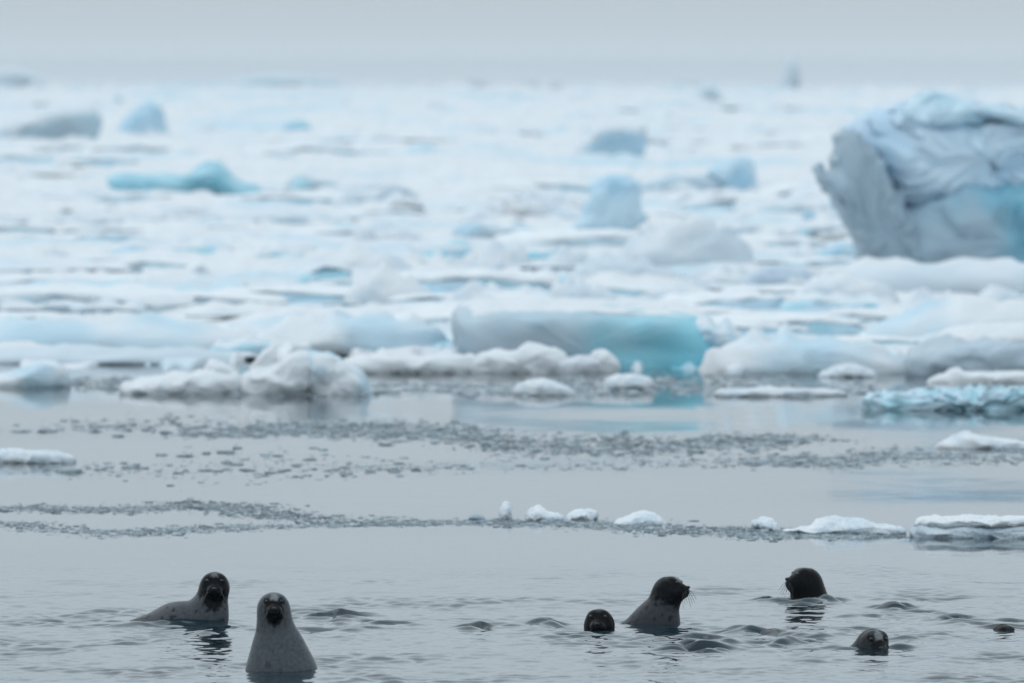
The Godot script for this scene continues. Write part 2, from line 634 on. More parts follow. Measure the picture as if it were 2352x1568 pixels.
# ---------------------------------------------------------------- snow-covered pack that the blocks stand in
func build_pack() -> void:
	nz.frequency = 1.0
	var rows := PackedFloat32Array()
	var v := 905.0
	while v > 205.0:
		rows.append(F * H / (v - VH))
		v -= 1.1
	for d in [5000.0, 5600.0]: rows.append(d)
	var nc := 420
	var nr := rows.size()
	var vs := PackedVector3Array()
	var cl := PackedColorArray()
	vs.resize(nc * nr)
	cl.resize(nc * nr)
	var half := CX / F * 1.5
	for r in nr:
		var d := rows[r]
		var amp := 0.15 * pow(d / 150.0, 0.92)
		var sc := pow(150.0 / d, 1.4)
		var L := 150.0 * log(d / 150.0)
		for c in nc:
			var x := lerpf(-1.0, 1.0, float(c) / (nc - 1)) * d * half
			var e := nz.get_noise_2d(x * 0.24 * sqrt(sc), L * 0.15)
			var big := nz.get_noise_2d(x * 0.11 * sc + 70.0, L * 0.03 + 9.0)
			var rub := nz.get_noise_2d(x * 0.95 * sqrt(sc) + 13.0, L * 0.38)
			var y := 0.07 + amp * (e * 1.2 + maxf(big, 0.0) * 1.8 + maxf(rub - 0.05, 0.0) * 1.1 * smoothstep(-0.2, 0.4, big + e))
			var edge := 131.0 + 5.0 * nz2.get_noise_1d(x * 0.5) + 2.0 * nz2.get_noise_1d(x * 2.1)
			y -= (1.0 - smoothstep(edge, edge + 2.5, d)) * 0.7
			vs[c + nc * r] = Vector3(x, y, -d)
			var w := smoothstep(0.0, 0.8, nz2.get_noise_2d(x * 0.16 * sqrt(sc), L * 0.07))
			var g := 1.0 + 0.05 * nz2.get_noise_2d(x * 2.0 * sqrt(sc), L * 0.5)
			var k := col(SNOW).lerp(col(PALE), w * 0.85)
			cl[c + nc * r] = Color(k.r * g, k.g * g, k.b * g)
	var idx := PackedInt32Array()
	for r in nr - 1:
		for c in nc - 1:
			var a := c + nc * r
			idx.append_array(PackedInt32Array([a, a + nc, a + nc + 1, a, a + nc + 1, a + 1]))
	var o := part("pack_ice_field", arrays_mesh(vs, smooth_normals(vs, idx), cl, idx), M.snow, self)
	tag(o, "white snow covered pack ice reaching to the horizon", "pack ice", "", "structure")

# ---------------------------------------------------------------- brash: small wet bits of ice afloat in bands
func chunk_mesh(sd: int, flat: float) -> ArrayMesh:
	var r := RandomNumberGenerator.new()
	r.seed = sd
	var v := PackedVector3Array([Vector3(0, flat, 0)])
	for k in 2:
		for j in 7:
			var a := TAU * (j + 0.5 * k) / 7.0 + r.randf_range(-0.25, 0.25)
			var q := r.randf_range(0.5, 0.75) if k == 0 else r.randf_range(0.8, 1.1)
			v.append(Vector3(cos(a) * q, flat * (r.randf_range(0.55, 0.95) if k == 0 else r.randf_range(-0.6, -0.2)), sin(a) * q))
	v.append(Vector3(0, -flat * 0.9, 0))
	var idx := PackedInt32Array()
	for j in 7:
		var q := (j + 1) % 7
		idx.append_array(PackedInt32Array([0, 1 + j, 1 + q, 1 + j, 8 + j, 8 + q, 1 + j, 8 + q, 1 + q, 15, 8 + q, 8 + j]))
	var n := smooth_normals(v, idx)
	return arrays_mesh(v, n, PackedColorArray(), idx)

func brash(label: String, path: Array, count: int, sd: int, big := 1.0, white := 0.1) -> void:
	var r := RandomNumberGenerator.new()
	r.seed = sd
	var mm := MultiMesh.new()
	mm.transform_format = MultiMesh.TRANSFORM_3D
	mm.use_colors = true
	mm.mesh = chunk_mesh(sd, 0.45)
	count = int(count * 3.0)
	mm.instance_count = count
	var n := path.size() / 3
	for i in count:
		var t := r.randf() * (n - 1)
		var k := int(t)
		var f := t - k
		var u: float = lerpf(path[k * 3], path[k * 3 + 3], f)
		var th: float = lerpf(path[k * 3 + 2], path[k * 3 + 5], f)
		var v: float = lerpf(path[k * 3 + 1], path[k * 3 + 4], f) + clampf(r.randfn(0.0, 0.18), -0.55, 0.55) * th
		v += nz2.get_noise_1d(u * 0.02 + sd) * th * 0.5
		if nz2.get_noise_2d(u * 0.012 + sd, v * 0.22) < r.randf_range(-0.2, 0.3):
			v += 2.0 * r.randfn()
			u += 60.0 * r.randfn()
		var p := gp(u, v)
		var m := -p.z / F
		var s := m * big * r.randf_range(0.6, 1.6) * (1.0 + 4.5 * pow(r.randf(), 8.0))
		var b := Basis(Vector3.UP, r.randf() * TAU).scaled(Vector3(s * r.randf_range(1.2, 2.6), s * r.randf_range(0.35, 0.8), s))
		p.y = nz2.get_noise_2d(p.x * 0.16, p.z * 0.1) * 0.025 + s * 0.06
		mm.set_instance_transform(i, Transform3D(b, p))
		var g := r.randf_range(0.2, 0.52)
		mm.set_instance_color(i, Color(0.62, 0.68, 0.72) if r.randf() < white else Color(g * 0.8, g * 0.97, g * 1.07))
	var o := MultiMeshInstance3D.new()
	o.name = numbered("brash_ice")
	o.multimesh = mm
	o.material_override = M.brash
	add_child(o)
	tag(o, label, "brash ice", "", "stuff")

func noise_texture(freq: float, size: int, sd: int) -> NoiseTexture2D:
	var f := FastNoiseLite.new()
	f.seed = sd
	f.frequency = freq
	f.fractal_octaves = 5
	var t := NoiseTexture2D.new()
	t.width = size
	t.height = size
	t.seamless = true
	t.noise = f
	return t

func _ready() -> void:
	# ---- camera: long lens from a low deck, focused on the seals
	var cam := Camera3D.new()
	cam.name = "camera"
	add_child(cam)
	cam.position = Vector3(0, H, 0)
	cam.rotation.x = -atan((CY - VH) / F)
	var at := CameraAttributesPhysical.new()
	at.frustum_focal_length = 12.0 / (CY / F)
	at.frustum_focus_distance = 69.0
	at.frustum_near = 0.5
	at.frustum_far = 9000.0
	at.exposure_aperture = 2.8
	cam.attributes = at
	cam.current = true
	# ---- overcast sky, a little brighter towards the zenith, low band lifted to brighten the water
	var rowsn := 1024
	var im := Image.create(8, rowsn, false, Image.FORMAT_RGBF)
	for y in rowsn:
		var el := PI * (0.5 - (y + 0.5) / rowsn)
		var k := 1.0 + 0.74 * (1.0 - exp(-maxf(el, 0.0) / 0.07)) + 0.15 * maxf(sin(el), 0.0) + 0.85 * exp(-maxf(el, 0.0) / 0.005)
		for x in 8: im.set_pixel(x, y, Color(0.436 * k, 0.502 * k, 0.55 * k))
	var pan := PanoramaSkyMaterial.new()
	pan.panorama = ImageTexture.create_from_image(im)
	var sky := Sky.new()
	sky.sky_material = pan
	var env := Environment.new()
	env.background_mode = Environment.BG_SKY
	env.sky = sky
	env.tonemap_mode = Environment.TONE_MAPPER_LINEAR
	env.tonemap_exposure = 1.0
	env.fog_enabled = true
	env.fog_density = 0.0001
	env.fog_light_color = Color(0.86, 0.92, 0.96)
	env.sdfgi_enabled = true
	env.ssao_enabled = true
	env.ssil_enabled = true
	var we := WorldEnvironment.new()
	we.name = "environment"
	we.environment = env
	add_child(we)
	var sun := DirectionalLight3D.new()
	sun.name = "sun"
	sun.light_energy = 0.22
	sun.light_angular_distance = 60.0
	sun.light_color = Color(1.0, 0.99, 0.98)
	sun.shadow_enabled = true
	add_child(sun)
	sun.look_at_from_position(Vector3(-25, 34, -18), Vector3.ZERO)

	# ---- materials
	nz.noise_type = FastNoiseLite.TYPE_SIMPLEX_SMOOTH
	nz.fractal_type = FastNoiseLite.FRACTAL_FBM
	nz.fractal_octaves = 3
	nz.frequency = 1.0
	nz.seed = 5
	nz2.noise_type = FastNoiseLite.TYPE_SIMPLEX_SMOOTH
	nz2.fractal_type = FastNoiseLite.FRACTAL_NONE
	nz2.frequency = 1.0
	nz2.seed = 11
	var grain := noise_texture(0.03, 512, 3)
	for q in [["snow", 0.9, 0.35, 0.5], ["ice", 0.4, 0.5, 0.3]]:
		var m := StandardMaterial3D.new()
		m.vertex_color_use_as_albedo = true
		m.roughness = q[1]
		m.metallic_specular = q[2]
		m.heightmap_enabled = true
		m.heightmap_texture = grain
		m.heightmap_scale = 4.0 * q[3]
		m.uv1_triplanar = true
		m.uv1_scale = Vector3.ONE * 1.3
		M[q[0]] = m
	var w := StandardMaterial3D.new()
	w.albedo_color = Color(0.008, 0.024, 0.033).linear_to_srgb()
	w.roughness = 0.06
	w.metallic_specular = 0.38
	M.water = w
	var br := StandardMaterial3D.new()
	br.vertex_color_use_as_albedo = true
	br.roughness = 0.45
	br.metallic_specular = 0.35
	M.brash = br
	var ck := StandardMaterial3D.new()
	ck.albedo_color = Color(0.2, 0.26, 0.29).linear_to_srgb()
	ck.roughness = 0.4
	M.chunk = ck
	var se := StandardMaterial3D.new()
	se.vertex_color_use_as_albedo = true
	se.roughness = 0.3
	se.metallic_specular = 0.2
	M.seal = se
	for q in [["eye", 0.08, Color(0.006, 0.006, 0.007)], ["nose", 0.3, Color(0.012, 0.012, 0.013)], ["whisker", 0.4, Color(0.03, 0.03, 0.032)]]:
		var m := StandardMaterial3D.new()
		m.roughness = q[1]
		m.albedo_color = (q[2] as Color).linear_to_srgb()
		M[q[0]] = m

	# ---- wakes and wavelets round the seals
	ridge(770, 1414, 210, 0.045, 0.14)
	ridge(780, 1445, 330, 0.02, 0.2, 0.02)
	ridge(1095, 1440, 120, 0.05, 0.16, -0.1)
	ridge(1265, 1432, 110, 0.05, 0.25, 0.0, 0.1)
	ridge(960, 1410, 60, 0.02, 0.1)
	ridge(150, 1424, 420, 0.02, 0.16)
	ridge(430, 1428, 240, 0.03, 0.12)
	ridge(560, 1440, 140, 0.03, 0.2, 0.2, 0.6)
	ridge(485, 1450, 90, 0.02, 0.3, 0.0, 1.0)
	ridge(1740, 1450, 230, 0.05, 0.16, 0.5, 0.4)
	ridge(1820, 1478, 190, 0.04, 0.18, -0.3, 0.6)
	ridge(1620, 1462, 180, 0.025, 0.16, 0.3, 0.5)
	ridge(1600, 1490, 200, 0.06, 0.4, 0.0, 0.05)
	ridge(1930, 1492, 220, 0.03, 0.1, 0.0, 0.4)
	ridge(2065, 1490, 80, 0.035, 0.1)
	ridge(2060, 1392, 120, 0.05, 0.16, -0.3, 0.4)
	ridge(2200, 1418, 120, 0.055, 0.2, 0.4, 0.2)
	ridge(2150, 1372, 260, 0.02, 0.2, -0.3)
	ridge(2300, 1440, 160, 0.03, 0.12, 0.3)
	ridge(2330, 1432, 80, 0.03, 0.1)
	ridge(1770, 1380, 110, 0.05, 0.14, -0.1, 1.0)
	ridge(1850, 1384, 180, 0.03, 0.2, 0.1, 0.9)
	ridge(1910, 1378, 90, 0.03, 0.14, 0.3, 0.6)
	ridge(1440, 1425, 90, 0.02, 0.12)
	ridge(1560, 1440, 140, 0.02, 0.2, 0.0, 0.8)
	for q in [[1700, 1440, 160], [1880, 1462, 220], [2000, 1410, 180], [2120, 1402, 160], [2240, 1430, 200], [2160, 1450, 160], [1650, 1476, 200], [1480, 1462, 240], [1330, 1455, 160], [880, 1432, 260], [700, 1426, 200], [300, 1436, 260], [90, 1432, 200], [2080, 1470, 160], [1960, 1440, 200], [2320, 1420, 160]]:
		ridge(q[0], q[1], q[2], 0.022, 0.12, 0.15 * sin(q[0]), 0.3)
	for q in [[640, 1545, 0.004], [470, 1425, 0.006], [1377, 1442, 0.005], [1515, 1430, 0.006], [1853, 1372, 0.006], [2005, 1490, 0.005]]:
		var p := gp(q[0], q[1])
		rings_at.append({"x": p.x, "z": p.z, "a": q[2]})
	build_sea()
	build_pack()
	build_ice()
	build_brash()
	build_seals()

func build_ice() -> void:
	# iceberg on the right: overhanging prow coloured darker for its shade, upper mass paler as if lit, blue foot
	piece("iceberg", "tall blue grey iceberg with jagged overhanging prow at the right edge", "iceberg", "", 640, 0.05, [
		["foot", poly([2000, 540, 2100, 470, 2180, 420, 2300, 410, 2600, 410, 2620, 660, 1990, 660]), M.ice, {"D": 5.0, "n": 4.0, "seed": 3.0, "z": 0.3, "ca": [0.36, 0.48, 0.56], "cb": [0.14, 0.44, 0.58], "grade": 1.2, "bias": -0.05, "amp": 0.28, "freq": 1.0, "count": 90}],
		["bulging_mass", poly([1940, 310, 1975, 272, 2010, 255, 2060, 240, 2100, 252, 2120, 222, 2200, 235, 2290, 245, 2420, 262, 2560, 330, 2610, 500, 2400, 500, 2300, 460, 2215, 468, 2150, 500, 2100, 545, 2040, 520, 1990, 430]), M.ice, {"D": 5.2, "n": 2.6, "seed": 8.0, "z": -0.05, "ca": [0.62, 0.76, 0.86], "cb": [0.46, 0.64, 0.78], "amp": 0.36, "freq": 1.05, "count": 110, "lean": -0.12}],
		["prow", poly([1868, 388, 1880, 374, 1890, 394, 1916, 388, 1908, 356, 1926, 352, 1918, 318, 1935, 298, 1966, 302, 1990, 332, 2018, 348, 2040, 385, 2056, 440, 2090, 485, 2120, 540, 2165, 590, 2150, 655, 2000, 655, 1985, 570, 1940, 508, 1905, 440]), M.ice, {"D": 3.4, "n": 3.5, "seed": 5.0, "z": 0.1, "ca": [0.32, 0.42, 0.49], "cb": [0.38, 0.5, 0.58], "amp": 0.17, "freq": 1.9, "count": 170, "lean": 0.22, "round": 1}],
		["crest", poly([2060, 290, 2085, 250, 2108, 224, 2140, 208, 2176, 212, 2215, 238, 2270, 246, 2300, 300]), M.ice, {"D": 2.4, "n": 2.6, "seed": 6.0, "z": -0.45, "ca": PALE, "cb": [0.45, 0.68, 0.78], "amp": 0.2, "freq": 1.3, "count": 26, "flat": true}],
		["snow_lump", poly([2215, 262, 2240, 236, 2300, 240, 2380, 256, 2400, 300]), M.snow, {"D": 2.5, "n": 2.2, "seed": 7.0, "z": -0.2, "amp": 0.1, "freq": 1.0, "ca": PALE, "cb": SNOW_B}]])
	# the long slab with the turquoise wall
	var sp := poly([1034, 740, 1046, 716, 1120, 714, 1250, 715, 1400, 719, 1540, 722, 1600, 728, 1645, 752, 1685, 805, 1690, 855, 1420, 858, 1060, 858, 1040, 800])
	piece("ice_floe", "long flat slab with grey to turquoise wall facing the water", "ice floe", "", 846, 0.0, [
		["ice_body", sp, M.ice, {"D": 7.0, "n": 8.0, "seed": 2.0, "ca": [0.46, 0.56, 0.63], "cb": [0.2, 0.58, 0.69], "grade": 1.1, "bias": -0.05, "cf": 0.6, "amp": 0.07, "freq": 1.1, "count": 90}],
		["snow_cap", cap_outline(sp, 8.0, 26.0, 4.0, 40.0), M.snow, {"D": 7.2, "n": 8.0, "seed": 4.0, "z": -0.5, "amp": 0.05, "freq": 1.6, "count": 90}],
		["snow_drift", mound(1590, 1800, 752, 850, 5.0, 0.6, 0.5, 0.6), M.snow, {"D": 1.2, "n": 2.2, "seed": 5.0, "z": 0.3, "amp": 0.07, "freq": 2.0, "cb": PALE}],
		["snow_drift", mound(1500, 1680, 826, 852, 6.0, 0.6, 0.5, 0.6), M.snow, {"D": 0.6, "n": 2.2, "seed": 6.0, "z": 0.3, "amp": 0.05, "freq": 3.0, "ca": PALE, "cb": TEAL_P}],
		["snow_drift", mound(1050, 1180, 704, 734, 8.0, 0.7, 0.5), M.snow, {"D": 1.0, "n": 2.2, "seed": 8.0, "z": -0.4, "amp": 0.05, "freq": 2.5}],
		["snow_drift", mound(1230, 1330, 702, 738, 9.0, 0.7, 0.6), M.snow, {"D": 0.9, "n": 2.2, "seed": 9.0, "z": -0.4, "amp": 0.05, "freq": 2.5}],
		["snow_drift", mound(1390, 1570, 706, 746, 10.0, 0.7, 0.5), M.snow, {"D": 1.1, "n": 2.2, "seed": 10.0, "z": -0.35, "amp": 0.06, "freq": 2.5}],
		["snow_drift", mound(1560, 1720, 720, 800, 11.0, 0.6, 0.5), M.snow, {"D": 1.4, "n": 2.2, "seed": 11.0, "z": -0.15, "amp": 0.06, "freq": 2.5, "cb": PALE}],
		["snow_drift", mound(980, 1075, 770, 850, 7.0, 0.6, 0.5, 0.4), M.snow, {"D": 1.0, "n": 2.2, "seed": 7.0, "z": 0.1, "amp": 0.07, "freq": 2.0, "cb": PALE}]])
	# white heap afloat in front of the pack, left of the middle
	piece("ice_floe", "white heap of rounded humps with upright fin, afloat before the pack", "ice floe", "", 906, 0.0, [
		["ridge_hump", poly([268, 890, 300, 876, 370, 868, 400, 855, 430, 862, 480, 850, 540, 856, 560, 880, 556, 912, 270, 912]), M.snow, {"D": 1.3, "n": 2.3, "seed": 11.0, "amp": 0.08, "freq": 2.6}],
		["tall_hump", poly([545, 868, 590, 845, 640, 826, 690, 806, 712, 812, 722, 840, 716, 880, 700, 912, 548, 912]), M.snow, {"D": 1.4, "n": 2.2, "seed": 12.0, "amp": 0.08, "freq": 2.4, "z": 0.15, "cb": SNOW}],
		["blue_hump", poly([694, 812, 740, 806, 775, 824, 815, 845, 848, 872, 850, 910, 698, 910]), M.snow, {"D": 1.2, "n": 2.4, "seed": 13.0, "amp": 0.075, "freq": 2.4, "cb": PALE}],
		["fin", poly([560, 862, 585, 825, 615, 798, 632, 794, 636, 820, 615, 850, 600, 872]), M.snow, {"D": 0.35, "n": 2.5, "seed": 14.0, "amp": 0.03, "freq": 3.0, "z": -0.35}],
		["small_hump", poly([462, 862, 468, 832, 490, 826, 520, 840, 545, 862, 540, 880, 466, 880]), M.snow, {"D": 0.6, "n": 2.3, "seed": 15.0, "amp": 0.04, "freq": 3.0, "z": -0.45}]])
	piece("ice_floe", "rounded white lump afloat at the left edge before the pack", "ice floe", "", 890, 0.0, [
		["snow_mass", poly([-60, 870, 0, 862, 50, 848, 90, 828, 125, 832, 150, 855, 156, 895, -60, 897]), M.snow, {"D": 1.4, "n": 2.4, "seed": 16.0, "amp": 0.05, "freq": 2.0, "cb": PALE}]])
	# rubble row along the front of the slab
	piece("ice_floe", "row of puffy white humps lying before the turquoise slab", "ice floe", "", 856, 0.0, [
		["long_bank", mound(765, 1115, 795, 852, 21, 0.25, 0.45), M.snow, {"D": 1.6, "n": 2.4, "seed": 21.0, "amp": 0.07, "freq": 2.2}],
		["puffy_hump", poly([1080, 830, 1120, 800, 1185, 812, 1200, 790, 1230, 784, 1262, 802, 1290, 800, 1304, 818, 1300, 850, 1290, 862, 1080, 862]), M.snow, {"D": 1.0, "n": 2.3, "seed": 22.0, "amp": 0.05, "freq": 3.0, "z": 0.1}],
		["grey_hump", poly([1270, 838, 1310, 818, 1370, 816, 1400, 832, 1390, 862, 1272, 862]), M.snow, {"D": 0.8, "n": 2.3, "seed": 23.0, "amp": 0.04, "freq": 3.0, "z": 0.2, "ca": [0.66, 0.7, 0.74]}],
		["knob", poly([1352, 830, 1362, 806, 1385, 800, 1405, 812, 1424, 832, 1424, 858, 1360, 858]), M.snow, {"D": 0.6, "n": 2.3, "seed": 24.0, "amp": 0.03, "freq": 4.0, "z": 0.1}]])
	# grey floe at the right with the white rim before it
	piece("ice_floe", "rounded grey floe with pale top at the right edge of the water", "ice floe", "", 868, 0.0, [
		["ice_body", poly([2090, 850, 2096, 820, 2125, 790, 2180, 776, 2260, 770, 2352, 774, 2460, 780, 2470, 872, 2110, 872]), M.ice, {"D": 3.0, "n": 3.0, "seed": 31.0, "ca": GREY, "cb": [0.5, 0.6, 0.68], "amp": 0.09, "freq": 1.6}],
		["snow_cap", poly([2140, 800, 2200, 758, 2300, 752, 2470, 748, 2470, 830, 2300, 840, 2200, 836]), M.snow, {"D": 3.0, "n": 3.0, "seed": 32.0, "z": -0.4, "amp": 0.06, "freq": 1.6}]])
	piece("ice_floe", "low white rim with knob before the grey floe at right", "ice floe", "", 882, 0.0, [
		["snow_mass", poly([2132, 874, 2150, 862, 2178, 862, 2186, 845, 2205, 842, 2216, 858, 2300, 855, 2460, 852, 2460, 888, 2132, 888]), M.snow, {"D": 0.8, "n": 2.6, "seed": 33.0, "amp": 0.04, "freq": 3.0}]])
	piece("ice_floe", "turquoise glassy crushed ice afloat at the right edge", "ice floe", "", 940, 0.0, [
		["ice_body", poly([1985, 935, 1995, 915, 2030, 905, 2070, 912, 2130, 898, 2200, 902, 2270, 892, 2330, 898, 2460, 895, 2460, 946, 2300, 946, 2150, 946, 2000, 945]), M.ice, {"D": 1.6, "n": 2.4, "seed": 34.0, "ca": TEAL_P, "cb": PALE, "amp": 0.11, "freq": 5.0, "cf": 3.5, "count": 110}]])
	# single pieces on the water near the pack
	var small := [
		["low white wedge beside the brash, before the row of humps", [1175, 900, 1190, 882, 1225, 872, 1260, 872, 1295, 886, 1325, 902, 1322, 910, 1178, 910], 906, 41],
		["flat topped white piece with grey underside amid the edge brash", [1382, 885, 1400, 864, 1440, 860, 1490, 864, 1504, 880, 1500, 895, 1388, 896], 893, 42],
		["long thin white floe lying along the edge brash at right", [1640, 905, 1660, 894, 1720, 896, 1765, 886, 1800, 895, 1880, 894, 1950, 898, 1956, 910, 1650, 912], 910, 43],
		["small pale cube like lump at the foot of turquoise slab", [1668, 860, 1672, 842, 1700, 838, 1712, 850, 1710, 866, 1672, 866], 864, 44],
		["low snowy heap between turquoise slab and grey right floe", [1880, 862, 1920, 842, 1950, 834, 1985, 842, 2020, 860, 2018, 868, 1882, 868], 866, 45],
		["flat white strip afloat at the left edge of open water", [-40, 1045, 0, 1034, 40, 1034, 70, 1040, 110, 1036, 150, 1044, 172, 1058, 165, 1066, -40, 1066], 1062, 46],
		["little white pyramid with grey skirt on water at right edge", [2150, 1024, 2190, 1006, 2222, 990, 2250, 1004, 2310, 1008, 2360, 1018, 2420, 1022, 2420, 1036, 2152, 1032], 1030, 47],
		["upright pointed white spike standing in middle of the water", [1143, 1192, 1150, 1168, 1162, 1150, 1172, 1158, 1178, 1192], 1190, 48],
		["small white bump right of the pointed spike", [1204, 1196, 1212, 1176, 1232, 1164, 1248, 1170, 1258, 1182, 1290, 1186, 1300, 1198], 1195, 49],
		["low ragged white strip between two white bumps on the brash line", [1296, 1196, 1310, 1180, 1345, 1174, 1372, 1174, 1380, 1196], 1195, 50],
		["smooth white dome like piece right of middle on the brash line", [1406, 1205, 1440, 1188, 1480, 1178, 1515, 1184, 1545, 1208, 1500, 1214, 1410, 1212], 1208, 51],
		["small white hump left of the long snowy strip at right", [1728, 1214, 1738, 1196, 1765, 1192, 1785, 1202, 1802, 1218, 1780, 1222], 1219, 52],
		["long snowy strip with raised middle on the brash line at right", [1795, 1222, 1840, 1216, 1865, 1216, 1880, 1196, 1925, 1187, 1960, 1196, 1990, 1196, 2010, 1208, 2060, 1210, 2092, 1220, 2080, 1230, 1960, 1230, 1800, 1226], 1228, 53]]
	for q in small:
		var p := poly(q[1])
		piece("ice_floe", q[0], "ice floe", "", q[2], 0.0, [["snow_mass", p, M.snow, {"n": 2.3, "seed": float(q[3]), "round": 2, "amp": 0.028, "freq": 7.0, "D": 0.5 if q[3] == 48 else 0.7, "cb": SNOW_B}]])
	piece("ice_floe", "thick white capped grey floe on the brash line at right edge", "ice floe", "", 1238, 0.0, [
		["ice_body", poly([2092, 1232, 2100, 1214, 2140, 1204, 2250, 1206, 2352, 1208, 2440, 1206, 2440, 1244, 2250, 1244, 2110, 1242]), M.ice, {"D": 0.9, "n": 2.6, "seed": 54.0, "ca": [0.4, 0.49, 0.56], "cb": [0.6, 0.68, 0.73], "amp": 0.035, "freq": 5.0, "count": 90}],
		["snow_cap", poly([2100, 1216, 2112, 1194, 2150, 1190, 2180, 1196, 2240, 1188, 2300, 1196, 2440, 1190, 2440, 1212, 2300, 1214, 2200, 1216]), M.snow, {"D": 0.85, "n": 2.4, "seed": 55.0, "z": -0.02, "amp": 0.035, "freq": 6.0, "count": 90}]])
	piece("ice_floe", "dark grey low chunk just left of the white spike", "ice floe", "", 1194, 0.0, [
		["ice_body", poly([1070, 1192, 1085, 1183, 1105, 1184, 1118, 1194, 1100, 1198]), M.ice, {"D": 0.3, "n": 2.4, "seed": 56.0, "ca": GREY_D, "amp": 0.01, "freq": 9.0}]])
	# blocks told apart inside the pack, far to near
	block("far grey blue tabular block at the left edge below the skyline", [-60, 320, -20, 300, 40, 286, 110, 268, 170, 255, 222, 252, 230, 275, 222, 305, 200, 330, -60, 340], 326, GREY, [0.42, 0.58, 0.66], 61, {"n": 5.0, "D": 6.0, "cap": 8.0})
	block("pale blue wedge with hollow foot right of far left tabular block", [256, 310, 275, 278, 310, 245, 345, 226, 368, 240, 378, 290, 400, 318, 340, 322, 260, 324], 318, PALE, BLUE, 62, {"D": 6.0, "n": 2.6})
	block("wide turquoise block with snowy top in the far left pack", [225, 412, 280, 398, 345, 400, 395, 398, 430, 418, 440, 378, 488, 370, 520, 388, 545, 425, 600, 430, 620, 444, 560, 460, 300, 460], 452, TEAL_P, [0.2, 0.5, 0.62], 63, {"D": 4.0, "n": 3.0, "cf": 0.9})
	block("bluish tilted cube with sloping snowy flank in the far middle pack", [1312, 362, 1340, 325, 1375, 295, 1410, 285, 1450, 290, 1488, 296, 1484, 340, 1470, 372, 1320, 374], 366, [0.48, 0.66, 0.77], BLUE, 64, {"D": 5.0, "n": 5.0, "cap": 5.0, "grade": 0.8})
	block("pale blue upright slab left of the iceberg", [1612, 400, 1660, 375, 1705, 356, 1728, 362, 1740, 400, 1742, 446, 1680, 450, 1660, 415], 442, PALE, BLUE, 65, {"D": 2.5, "n": 4.0})
	block("broken blue pillar leaning behind the big white mound", [1288, 545, 1332, 506, 1343, 470, 1372, 446, 1350, 430, 1392, 402, 1440, 404, 1476, 424, 1466, 470, 1488, 500, 1450, 530, 1400, 556, 1300, 560], 552, PALE, BLUE, 66, {"D": 2.2, "n": 4.0, "amp": 0.14, "freq": 1.4, "round": 0, "count": 44})
	block("long pale grey tilted plate above the big white mound", [1460, 432, 1500, 412, 1560, 402, 1640, 404, 1678, 418, 1682, 440, 1560, 446, 1470, 446], 442, PALE, [0.5, 0.62, 0.7], 67, {"D": 2.0, "n": 4.0})
	block("pair of grey blue rubble blocks in the centre of the pack", [1036, 548, 1048, 522, 1085, 510, 1118, 520, 1140, 532, 1175, 524, 1210, 522, 1260, 540, 1262, 556, 1040, 556], 551, GREY, BLUE, 68, {"D": 2.0, "n": 3.0})
	block("dark grey rubble ridge in the left middle of the pack", [768, 468, 790, 450, 820, 448, 860, 456, 880, 428, 915, 426, 950, 440, 964, 462, 940, 474, 780, 474], 470, GREY, [0.44, 0.54, 0.62], 69, {"D": 3.0, "n": 2.5})
	block("grey blue low block left of the dark rubble ridge", [648, 432, 665, 410, 690, 402, 715, 412, 775, 420, 780, 432, 720, 440, 660, 440], 436, TEAL_P, GREY, 70, {"D": 3.0, "n": 2.6})
	block("pale blue low peak in the upper middle of the pack", [905, 358, 940, 340, 975, 326, 1000, 340, 1022, 356, 1000, 370, 920, 368], 364, PALE, BLUE, 71, {"D": 4.0, "n": 2.4})
	block("distant pale pointed peak on the skyline left of the iceberg", [1606, 232, 1612, 200, 1622, 182, 1640, 196, 1662, 225, 1664, 240, 1610, 240], 236, PALE, SNOW_B, 72, {"D": 14.0, "n": 3.0})  # this and the next three paled in colour to fade like haze
	block("faint tall spire standing above the skyline", [1786, 198, 1800, 170, 1808, 130, 1828, 128, 1838, 165, 1844, 200, 1800, 206], 206, SNOW_B, [0.7, 0.8, 0.86], 73, {"D": 30.0, "n": 3.0})
	block("broad pale far berg rising above the skyline at left edge", [-60, 205, -40, 165, 20, 156, 70, 168, 105, 190, 120, 210, -60, 214], 209, PALE, SNOW_B, 74, {"D": 40.0, "n": 3.0, "cap": 2.0})
	block("low pale far berg on the skyline left of the middle", [500, 205, 540, 182, 620, 168, 700, 170, 760, 184, 800, 205, 700, 212, 520, 212], 208, SNOW_B, PALE, 75, {"D": 40.0, "n": 3.0})
	block("small blue tilted stone like block on the far upper left slope", [640, 300, 660, 276, 700, 276, 714, 290, 708, 306, 660, 308], 304, BLUE, TEAL_P, 76, {"D": 5.0, "n": 3.0})
	block("bluish hollow sided wedge half buried left of the turquoise slab", [876, 688, 895, 662, 935, 650, 985, 656, 1030, 676, 1066, 694, 1040, 702, 890, 702], 696, BLUE, TEAL_P, 77, {"D": 1.6, "n": 2.6})
	block("pale turquoise arched block left of the half buried wedge", [672, 650, 690, 624, 730, 610, 790, 612, 808, 630, 800, 655, 740, 662, 680, 660], 655, PALE, TEAL_P, 78, {"D": 1.8, "n": 2.6, "cap": 6.0, "lip": 2.0})
	block("lavender grey rounded boulder of ice below the big white mound", [1700, 652, 1720, 628, 1760, 612, 1820, 610, 1870, 622, 1880, 650, 1840, 666, 1710, 664], 660, [0.44, 0.54, 0.64], [0.54, 0.64, 0.72], 79, {"D": 1.6, "n": 2.5})
	block("grey pointed stump sticking out of snow in the left pack", [430, 638, 440, 618, 458, 606, 478, 622, 488, 640, 460, 646], 642, GREY, [0.5, 0.58, 0.64], 80, {"D": 1.0, "n": 2.6})
